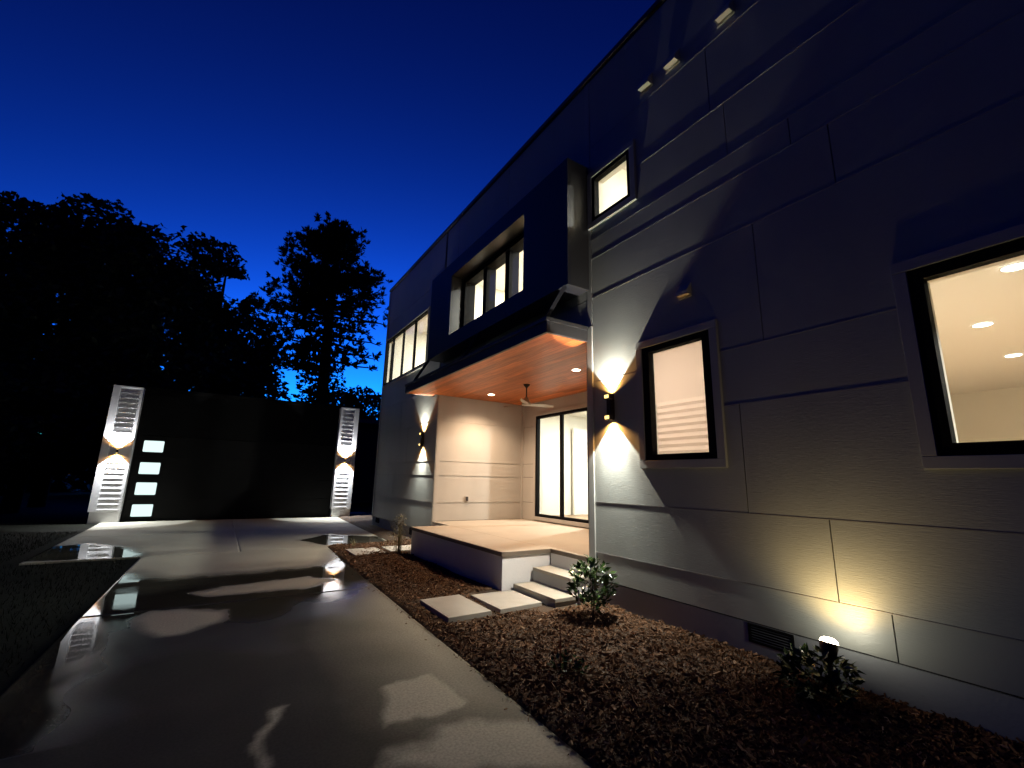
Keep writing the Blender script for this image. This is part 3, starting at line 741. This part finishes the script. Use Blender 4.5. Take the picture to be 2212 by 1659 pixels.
# ================================================================== WALL LANTERNS
def sconce(loc, out, label, power, half=45, h=.36, w=.11, d=.11, group='up and down wall lanterns', spill=.8, col=NEUTRAL, wk=.15):
    """out: unit vector pointing away from the wall"""
    t = empty('wall_lantern', loc); tag(t, label, 'wall lantern', group)
    o = Vector(out); s = Vector((-o.y, o.x, 0))
    R = Matrix(((o.x, s.x, 0), (o.y, s.y, 0), (0, 0, 1)))
    def bx(name, a0, a1, b0, b1, c0, c1, mt, par=t, bev=.003):
        m = MB().box(a0, a1, b0, b1, c0, c1); m.v = [tuple(R @ Vector(v)) for v in m.v]; return m.build(name, M[mt], par, bevel=bev)
    bx('back_plate', .001, .012, -w*.35, w*.35, -h*.33, h*.33, 'bronze')
    bx('body', .0125, d*.72, -w*.33, w*.33, -h*.30, h*.30, 'bronze')
    for sg in (-1, 1):
        za, zb = sorted((sg*h*.30, sg*h*.5)); e = .002
        c = bx('cup_front', d*.95, d, -w/2, w/2, za+e, zb, 'bronze', bev=0)
        bx('cup_side', .02, d*.949, -w/2, -w/2+.006, za+e, zb, 'bronze', c, 0); bx('cup_side', .02, d*.949, w/2-.006, w/2, za+e, zb, 'bronze', c, 0)
        bx('lining', d*.90, d*.945, -w/2+.008, w/2-.008, za+.006, zb-.004, 'gold', c, 0)
        # glowing lens in the open front of the cup
        bx('lens', d*1.002, d*1.03, -w*.36, w*.36, za+h*.04, zb-h*.03, 'amber', c, 0)
        p = o*.068 + Vector((0,0,sg*(h*.5+.002)))
        spot(t, p, (-o.x*.06, -o.y*.06, sg), power*.75, 2*half, .18, col, .010)
        spot(t, p, (-o.x*.05, -o.y*.05, sg), power*(.7 if sg < 0 else .2), 1.6*half, 1.0, col, .02)
        if spill and sg < 0: spot(t, p + o*.03, (o.x*.55, o.y*.55, sg), power*spill, 96, .7, col, .02)
        spot(t, p, (-o.x*.1, -o.y*.1, sg), power*wk, min(170, 2*half+46), .6, (1.0,.46,.12), .008)
    return t
sconce((W-.002, 4.45, 2.6), (-1,0,0), 'bronze up and down wall lantern between the porch corner and the blind window', P_WALL)
sconce((W-.002, 11.42, 2.6), (-1,0,0), 'bronze up and down wall lantern on the far side of the porch', P_WALL)

# ================================================================== UPLIGHT
up = empty('landscape_spotlight', (4.10, 1.90, .05)); tag(up, 'small garden floodlight on a stake throwing yellow light up the grey wall', 'floodlight')
MB().tube([(0,0,-.02),(0,0,.28)], [.012,.012], 8).build('stake', M['bronze'], up)
MB().tube([(-.02,0,.26),(0,0,.31),(.02,0,.38)], [.03,.055,.066], 20).build('lamp_head', M['bronze'], up, smooth=True)
lens = MB(); ax = Vector((.32,0,1)).normalized(); a_ = Vector((0,1,0)); b_ = ax.cross(a_)
cc = Vector((.0205,0,.3812))
for i in range(4):
    for k in range(20):
        P = lambda a, t: tuple(cc + (a_*math.cos(t) + b_*math.sin(t))*.06*math.cos(a) + ax*.035*math.sin(a))
        q0, q1, t0, t1 = i*math.pi/8, (i+1)*math.pi/8, 2*math.pi*k/20, 2*math.pi*(k+1)/20
        lens.quad(P(q0,t0), P(q0,t1), P(q1,t1), P(q1,t0))
lens.build('lens', emit('flood_lens', (1.0,.9,.68), 30), up)
spot(up, (.035, 0, .43), (.55, .05, 1), P_UP, 140, 1.0, (1.0,.60,.17), .03)

# ================================================================== GARAGE
YG = 19.67
gar = empty('garage', (0, 0, 0)); tag(gar, 'black flat roofed garage with lit square door panes and white louvred pillars', 'garage')
GX0, GX1, GZ = -3.3, 4.55, 4.36
DX0, DX1, DZ = -2.56, 3.84, 2.82
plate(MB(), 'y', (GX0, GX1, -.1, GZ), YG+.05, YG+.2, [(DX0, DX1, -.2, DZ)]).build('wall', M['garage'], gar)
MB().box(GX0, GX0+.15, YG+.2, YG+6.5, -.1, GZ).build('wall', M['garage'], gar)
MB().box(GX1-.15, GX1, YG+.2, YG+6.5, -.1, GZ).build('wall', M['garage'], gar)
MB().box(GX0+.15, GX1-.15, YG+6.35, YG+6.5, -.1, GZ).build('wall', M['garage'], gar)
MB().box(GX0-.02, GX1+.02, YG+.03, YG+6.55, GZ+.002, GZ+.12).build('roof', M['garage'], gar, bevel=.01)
door = empty('garage_door', (0, 0, 0), gar)
pz4 = [.02, .705, 1.41, 2.115, DZ]
GW = [(.145, .535), (.845, 1.25), (1.53, 1.915), (2.27, 2.65)]
for k in range(4):
    wr = (-2.35, -1.795, *GW[k])
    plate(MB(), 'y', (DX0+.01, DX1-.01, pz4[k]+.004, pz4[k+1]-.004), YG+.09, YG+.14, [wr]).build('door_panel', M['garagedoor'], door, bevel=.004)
    pn = MB(); y_ = YG+.105; r_ = .03; x0, x1, z0, z1 = wr; pts = []
    for cx_, cz_, a0 in ((x1-r_, z1-r_, 0), (x0+r_, z1-r_, 90), (x0+r_, z0+r_, 180), (x1-r_, z0+r_, 270)):
        for j in range(5): a = rad(a0+j*22.5); pts.append((cx_+r_*math.cos(a), y_, cz_+r_*math.sin(a)))
    pn.poly(pts); pn.build('lit_pane', M['garageglow'], door)
def pillar(x0, x1, wide_left):
    p = empty('pillar', (0, 0, 0), gar); yb, yf = YG+.049, YG-.26
    zb, zt = .33, 4.40
    MB().box(x0+.04, x1-.005, YG-.22, yb, -.05, zb).build('pillar_base', M['white'], p)
    MB().box(x0, x1, YG-.215, yb, zb+.001, zt-.02).build('pillar_core', M['white'], p)
    wl, wr_ = (.20, .075) if wide_left else (.085, .17)
    MB().box(x0, x0+wl, yf, YG-.217, zb, zt).build('side_board', M['white'], p, bevel=.004)
    MB().box(x1-wr_, x1, yf, YG-.217, zb, zt).build('side_board', M['white'], p, bevel=.004)
    MB().box(x0+wl+.001, x1-wr_-.001, yf, YG-.217, zt-.06, zt).build('cap_board', M['white'], p, bevel=.004)
    n = 24; z0 = zb+.06; dz = (zt-.065-z0)/n
    for k in range(n):
        a, b__ = z0+dz*k, z0+dz*(k+1)
        m = MB(); X0, X1 = x0+wl+.003, x1-wr_-.003
        pr_ = [(YG-.218, a), (yf+.008, a), (yf+.012, a+.02), (YG-.230, b__-.001), (YG-.218, b__-.001)]
        for X in (X0, X1): m.v += [(X, yy, zz) for yy, zz in pr_]
        m.f = [tuple(range(5)), tuple(range(9, 4, -1))] + [(i, 5+i, 5+(i+1) % 5, (i+1) % 5) for i in range(5)]
        m.build('siding_board', M['white'], p)
    return p
pillar(-3.37, -2.58, True); pillar(3.86, 4.60, False)
sconce((-2.94, YG-.261, 2.24), (0,-1,0), 'up and down lantern on the white pillar beside the lit garage panes', P_PILLAR, 50, h=.16, w=.07, d=.10, spill=.22, col=COOL, wk=.06)
sconce((4.20, YG-.261, 2.23), (0,-1,0), 'up and down lantern on the white pillar nearest the house', P_PILLAR, 50, h=.16, w=.07, d=.10, spill=.22, col=COOL, wk=.06)

# ================================================================== NEIGHBOUR AND TREES
nb = empty('neighbour_house', (0, 0, 0)); tag(nb, 'low brown house with pale roof edge glimpsed between garage and grey wall', 'house')
MB().box(5.2, 16, 30, 38, -.1, 5.0).build('wall', M['neighbour'], nb)
MB().box(4.9, 16.3, 29.6, 38.4, 5.0, 5.25).build('roof', M['neighbourroof'], nb)
MB().box(6.4, 7.4, 29.97, 29.99, 1.2, 2.6).build('window', M['black'], nb)

def leaf_cloud(mb, blobs, rnd, size, gap=.0, gapscale=.45, dens=55):
    for (cx, cy, cz, rx, ry, rz) in blobs:
        n = int(dens*(rx*ry*rz)**(2/3)*4)
        for i in range(n):
            while True:
                p = Vector((rnd.uniform(-1,1), rnd.uniform(-1,1), rnd.uniform(-1,1)))
                L = p.length
                if .05 < L < 1: break
            p = p/L*(L**.45)
            rough = 1 + .22*mnoise.noise(Vector((p.x*2.3+cx, p.y*2.3+cy, p.z*2.3+cz)))+ .12*mnoise.noise(Vector((p.x*6+cx, p.y*6, p.z*6+cz)))
            c = Vector((cx+p.x*rx*rough, cy+p.y*ry*rough, cz+p.z*rz*rough))
            if gap and mnoise.noise(c*gapscale) > gap: continue
            s = size*rnd.uniform(.5, 1.4)
            a = Vector((rnd.gauss(0,1), rnd.gauss(0,1), rnd.gauss(0,.6))).normalized(); b = a.cross(Vector((rnd.gauss(0,1), rnd.gauss(0,1), rnd.gauss(0,1)))).normalized()
            k = len(mb.v); mb.v += [tuple(c-a*s), tuple(c-b*s*.55), tuple(c+a*s), tuple(c+b*s*.55)]; mb.f.append((k, k+1, k+2, k+3))
def tree(name, label, base, blobs, seed, size=.155, gap=.30, tr=.3, dens=170):
    rnd = random.Random(seed); t = empty(name, base); tag(t, label, 'tree', 'trees behind the garage')
    bx, by, bz = base; top = max(b[2] for b in blobs)
    tk = MB(); tk.tube([(0,0,-.3), (.1,.1,top*.4), (-.05,0,top*.75), (0,0,top)], [tr, tr*.75, tr*.45, tr*.12], 10)
    for b in blobs:
        tk.tube([(0,0,max(1.5, (b[2])*.55)), ((b[0]-bx)*.5, (b[1]-by)*.5, b[2]*.85), (b[0]-bx, b[1]-by, b[2])], [tr*.4, tr*.25, .03], 6)
    tk.build('trunk', M['bark'], t, smooth=True)
    m = MB(); leaf_cloud(m, blobs, rnd, size, gap, dens=dens); m.v = [(v[0]-bx, v[1]-by, v[2]-bz) for v in m.v]
    m.build('crown', M['leafdark'], t)
def B(x, z, r, y=28, k=1.0): return (x, y, z, r, r*.9, r*k)
tree('broadleaf_tree', 'dark broadleaf tree with a rounded double top beyond the lawn', (-9.6, 28, 0), [B(-9.9,10.6,2.9), B(-8.6,11.7,2.1), B(-10.9,9,3), B(-9.2,7.4,3.2,27), B(-10.6,5,3.2,27), B(-12,10.5,2.5), B(-9,3,3,27.5), B(-12,3,3,27)], 21)
tree('broadleaf_tree', 'dark broadleaf tree whose small domed top rises highest of the broadleaf crowns', (-6.8, 29, 0), [B(-6.9,13.3,1.9,29), B(-6.2,12.1,2.2,29), B(-7.2,10,2.8,29), B(-6.6,7.2,3.1,29), B(-7,4.5,3,28)], 22)
tree('broadleaf_tree', 'broad dark tree with a flat dense crown standing behind the black garage', (-3.9, 27, 0), [B(-4.6,10.9,2.3,27), B(-3.3,11.4,2.2,27), B(-3.9,8.6,3,27), B(-2.9,6.2,3,27), B(-4.6,5.4,3,27), B(-5.6,8.5,2.6,28)], 23)
tree('broadleaf_tree', 'ragged dark tree leaning toward the tall pine behind the garage', (-1.2, 28.5, 0), [B(-1.9,12.9,1.5,28.5), B(-2.4,11.4,1.9,28.5), B(-3.0,9.6,2.3,28.2), B(.3,8.6,1.6,28.5), B(-1.5,11.2,1.9,28.5), B(-.9,9,2.3,28.5), B(-.1,7.2,2.2,28.5), B(.6,5.4,2.3,28.5), B(-1.4,5.6,2.6,28.5)], 24, gap=.26)
tree('broadleaf_tree', 'low bushy tree showing between the pine trunk and the house', (7.6, 36, 0), [B(7.0,6.6,1.7,36), B(8.6,6.9,1.6,36), B(10,6.4,1.8,36), B(8,4.6,2.2,36)], 25, gap=.22)
tree('broadleaf_tree', 'dark tree filling the left edge behind the lawn', (-14, 24, 0), [B(-14,8.5,3,24), B(-13,6,3.2,24), B(-15.5,6,3,24), B(-12.2,4,2.6,24), B(-11.2,3.2,2.4,25)], 26)
tree('broadleaf_tree', 'low dark understory tree just left of the white pillar', (-6.6, 25, 0), [B(-6.6,3.4,2.4,25), B(-8.6,3,2.3,25), B(-4.6,3.6,2.2,26.5)], 27, gap=.5)

def far_wood():
    rnd = random.Random(77); m = MB(); bl = []
    for i in range(46): bl.append((-62+i*2.1+rnd.uniform(-.6,.6), 46+rnd.uniform(-3,3), rnd.uniform(1.5,3.5), 2.4, 1.6, rnd.uniform(2.6,4.2)))
    leaf_cloud(m, bl, rnd, .42, 0, dens=26); return m.build('far_woods', M['leafdark'])
tag(far_wood(), 'low dark mass of far woods closing the view behind the lawn', 'woods', kind='stuff')

# pine with ivy covered trunk
rnd = random.Random(31); pine = empty('pine_tree', (4.7, 30, 0)); tag(pine, 'tall pine with spreading top and ivy covered trunk against blue sky', 'tree')
tk = MB(); tk.tube([(0,0,-.3),(.05,0,6),(-.05,.1,12),(.1,0,16),(.1,0,18)], [.42,.36,.28,.14,.04], 12)
nd = MB()
def tuft(c, d, n=16, L=.38):
    d = Vector(d).normalized()
    for i in range(n):
        v = (d*.8 + Vector((rnd.gauss(0,.55), rnd.gauss(0,.55), rnd.gauss(.2,.5)))).normalized()*L*rnd.uniform(.6,1.2)
        s = v.cross(Vector((rnd.gauss(0,1), rnd.gauss(0,1), rnd.gauss(0,1)))).normalized()*.05
        k = len(nd.v); q = Vector(c); nd.v += [tuple(q-s*.5), tuple(q+v*.6-s), tuple(q+v), tuple(q+v*.6+s)]; nd.f.append((k,k+1,k+2,k+3))
def bough(z, ang, L, rise, nt=14):
    d = Vector((math.cos(ang), math.sin(ang), 0)); pts = []
    for i in range(6):
        t = i/5; pts.append(Vector((0,0,z)) + d*L*t + Vector((0,0, rise*t*t*L + rnd.gauss(0,.06))))
    tk.tube(pts, [.09*(1-.8*i/5)*min(1, L/2.5)+.012 for i in range(6)], 5)
    for i in range(nt):
        t = rnd.uniform(.3, 1.0); j = min(4, int(t*5)); f_ = t*5-j; q = pts[j].lerp(pts[j+1], f_)
        sd = Vector((rnd.gauss(0,.33), rnd.gauss(0,.33), rnd.gauss(.05,.2)))*(.4+.9*t); tuft(q+sd, d*.7+Vector((0,0,.6))+sd*.4)
for k in range(95):
    u = rnd.random(); z = 12.2 + 5.6*u; L = (3.5*(1-(max(0, u-.35)/.65)**1.6*.8))*rnd.uniform(.55, 1.05)
    bough(z, rnd.uniform(0, 6.28), L, rnd.uniform(.12,.38), 17)
for a, z, L, r_ in ((3.2,11.2,4.2,.05),(3.0,10.6,3.4,.02),(3.4,11.6,3.9,.1),(2.9,9.9,2.8,.0),(3.1,9.3,3.0,-.05),(3.3,8.7,2.4,0),(2.8,11.9,4.4,.06),(3.15,8.2,2.6,-.05)): bough(z, a, L, r_, 30)
for a, z, L, r_ in ((0,12.0,3.6,.0),(.2,11.2,3.2,-.05),(-.15,10.4,3.3,-.06),(.1,9.5,3.4,-.02),(-.1,8.8,3.3,-.08),(.3,10.0,2.6,0),(.05,11.7,3.4,.1)): bough(z, a, L, r_, 13)
tk.build('trunk', M['bark'], pine, smooth=True); nd.build('crown', M['needle'], pine)
iv = MB(); leaf_cloud(iv, [(-.1,0,z,1.45+.3*math.sin(z*1.7),1.0,1.3) for z in (1,2.6,4.2,5.8,7.4,9,10.4,11.6)] + [(-.6,0,8.6,1.2,.8,1.4), (.2,0,6.0,1.3,.8,1.5)], rnd, .17, 0, dens=70)
iv.build('ivy', M['leafdark'], pine)

# ================================================================== SHRUBS
def leafy(name, label, cat, base, h, r, n, seed, lm, leaf=(.05,.018), stems=5, stem_h=.25, group=None, sm='stem'):
    rnd = random.Random(seed); t = empty(name, base); tag(t, label, cat, group)
    st = MB(); lf = MB()
    for k in range(stems):
        a = rnd.uniform(0, 6.28); q = Vector((math.cos(a)*r*.5*rnd.random(), math.sin(a)*r*.5*rnd.random(), h*rnd.uniform(.7,1)))
        st.tube([(0,0,-.03), tuple(Vector((q.x*.25, q.y*.25, stem_h))), tuple(q)], [.008,.006,.002], 5)
    for i in range(n):
        while True:
            p = Vector((rnd.uniform(-1,1), rnd.uniform(-1,1), rnd.uniform(-1,1)))
            if .2 < p.length < 1: break
        p = p.normalized()*p.length**.5
        q = 1 + .3*mnoise.noise(p*2.2+Vector((seed,0,0)))
        c = Vector((p.x*r*q, p.y*r*q, stem_h + (h-stem_h)*(.5+.5*p.z*q)))
        d = (Vector((p.x, p.y, .25)) + Vector((rnd.gauss(0,.6), rnd.gauss(0,.6), rnd.gauss(.1,.5)))).normalized()
        s = d.cross(Vector((rnd.gauss(0,.5), rnd.gauss(0,.5), 1))).normalized(); u = s.cross(d)
        L = leaf[0]*rnd.uniform(.7,1.25); w_ = leaf[1]*rnd.uniform(.8,1.2); k = len(lf.v)
        lf.v += [tuple(c), tuple(c+d*L*.4+s*w_+u*.004), tuple(c+d*L*.45-u*.003), tuple(c+d*L*.4-s*w_+u*.004), tuple(c+d*L)]
        lf.f += [(k,k+1,k+2),(k,k+2,k+3),(k+1,k+4,k+2),(k+2,k+4,k+3)]
    st.build('stem', M[sm], t); tag(lf.build('foliage', M[lm], t), kind='stuff'); return t
sh = leafy('shrub', 'glossy green leafy shrub in front of the wall corner beside the steps', 'shrub', (3.86, 4.28, .06), .64, .24, 430, 41, 'shrubleaf', (.085,.024), 8, .08)
MB().box(-.15, -.145, .06, .09, .14, .30).build('plant_tag', M['tagwhite'], sh)
leafy('shrub', 'dark low shrub in front of the garden floodlight', 'shrub', (3.98, 1.93, .03), .34, .25, 300, 42, 'shrubleaf', (.085,.024), 5, .04)
leafy('shrub', 'small dark shrub at the foot of the thin reddish stems', 'shrub', (2.62, 3.22, .03), .14, .15, 70, 43, 'shrubleaf', (.06,.016), 4, .03)
def wisps(name, label, base, h, spread, n, seed, mt, w=.004, cat='plant', curl=.3):
    rnd = random.Random(seed); t = empty(name, base); tag(t, label, cat); m = MB()
    for i in range(n):
        a = rnd.uniform(0, 6.28); r_ = spread*rnd.random(); hh = h*rnd.uniform(.55,1)
        m.tube([(r_*.15*math.cos(a), r_*.15*math.sin(a), -.02), (r_*.45*math.cos(a), r_*.45*math.sin(a), hh*.6), (r_*math.cos(a), r_*math.sin(a), hh*(1-curl*rnd.random()*.5))], [w, w*.8, w*.3], 4)
    m.build('stem', M[mt], t); return t, rnd
wisps('young_sapling', 'thin reddish bare stems rising from the mulch', (2.70, 3.40, .02), .46, .12, 6, 51, 'redstem', .005)
t, rnd = wisps('feathery_plant', 'pale dry feathery plant beside the porch base', (3.3, 9.55, .04), .82, .26, 34, 52, 'straw', .004)
lf = MB()
for i in range(420):
    a = rnd.uniform(0, 6.28); z = rnd.uniform(.08, .8); r_ = rnd.random()*.3*(1.1-z*.9); c = Vector((r_*math.cos(a), r_*math.sin(a), z)); d = Vector((rnd.gauss(0,1), rnd.gauss(0,1), rnd.gauss(.3,.6))).normalized()*.055; s = d.cross(Vector((0,0,1))).normalized()*.009; k = len(lf.v)
    lf.v += [tuple(c), tuple(c+d*.5+s), tuple(c+d), tuple(c+d*.5-s)]; lf.f.append((k,k+1,k+2,k+3))
tag(lf.build('foliage', M['straw'], t), kind='stuff')
wisps('grass_tuft', 'tiny dry grass tuft at the inner corner of the driveway', (2.75, 11.0, .03), .22, .14, 22, 53, 'straw', .004)
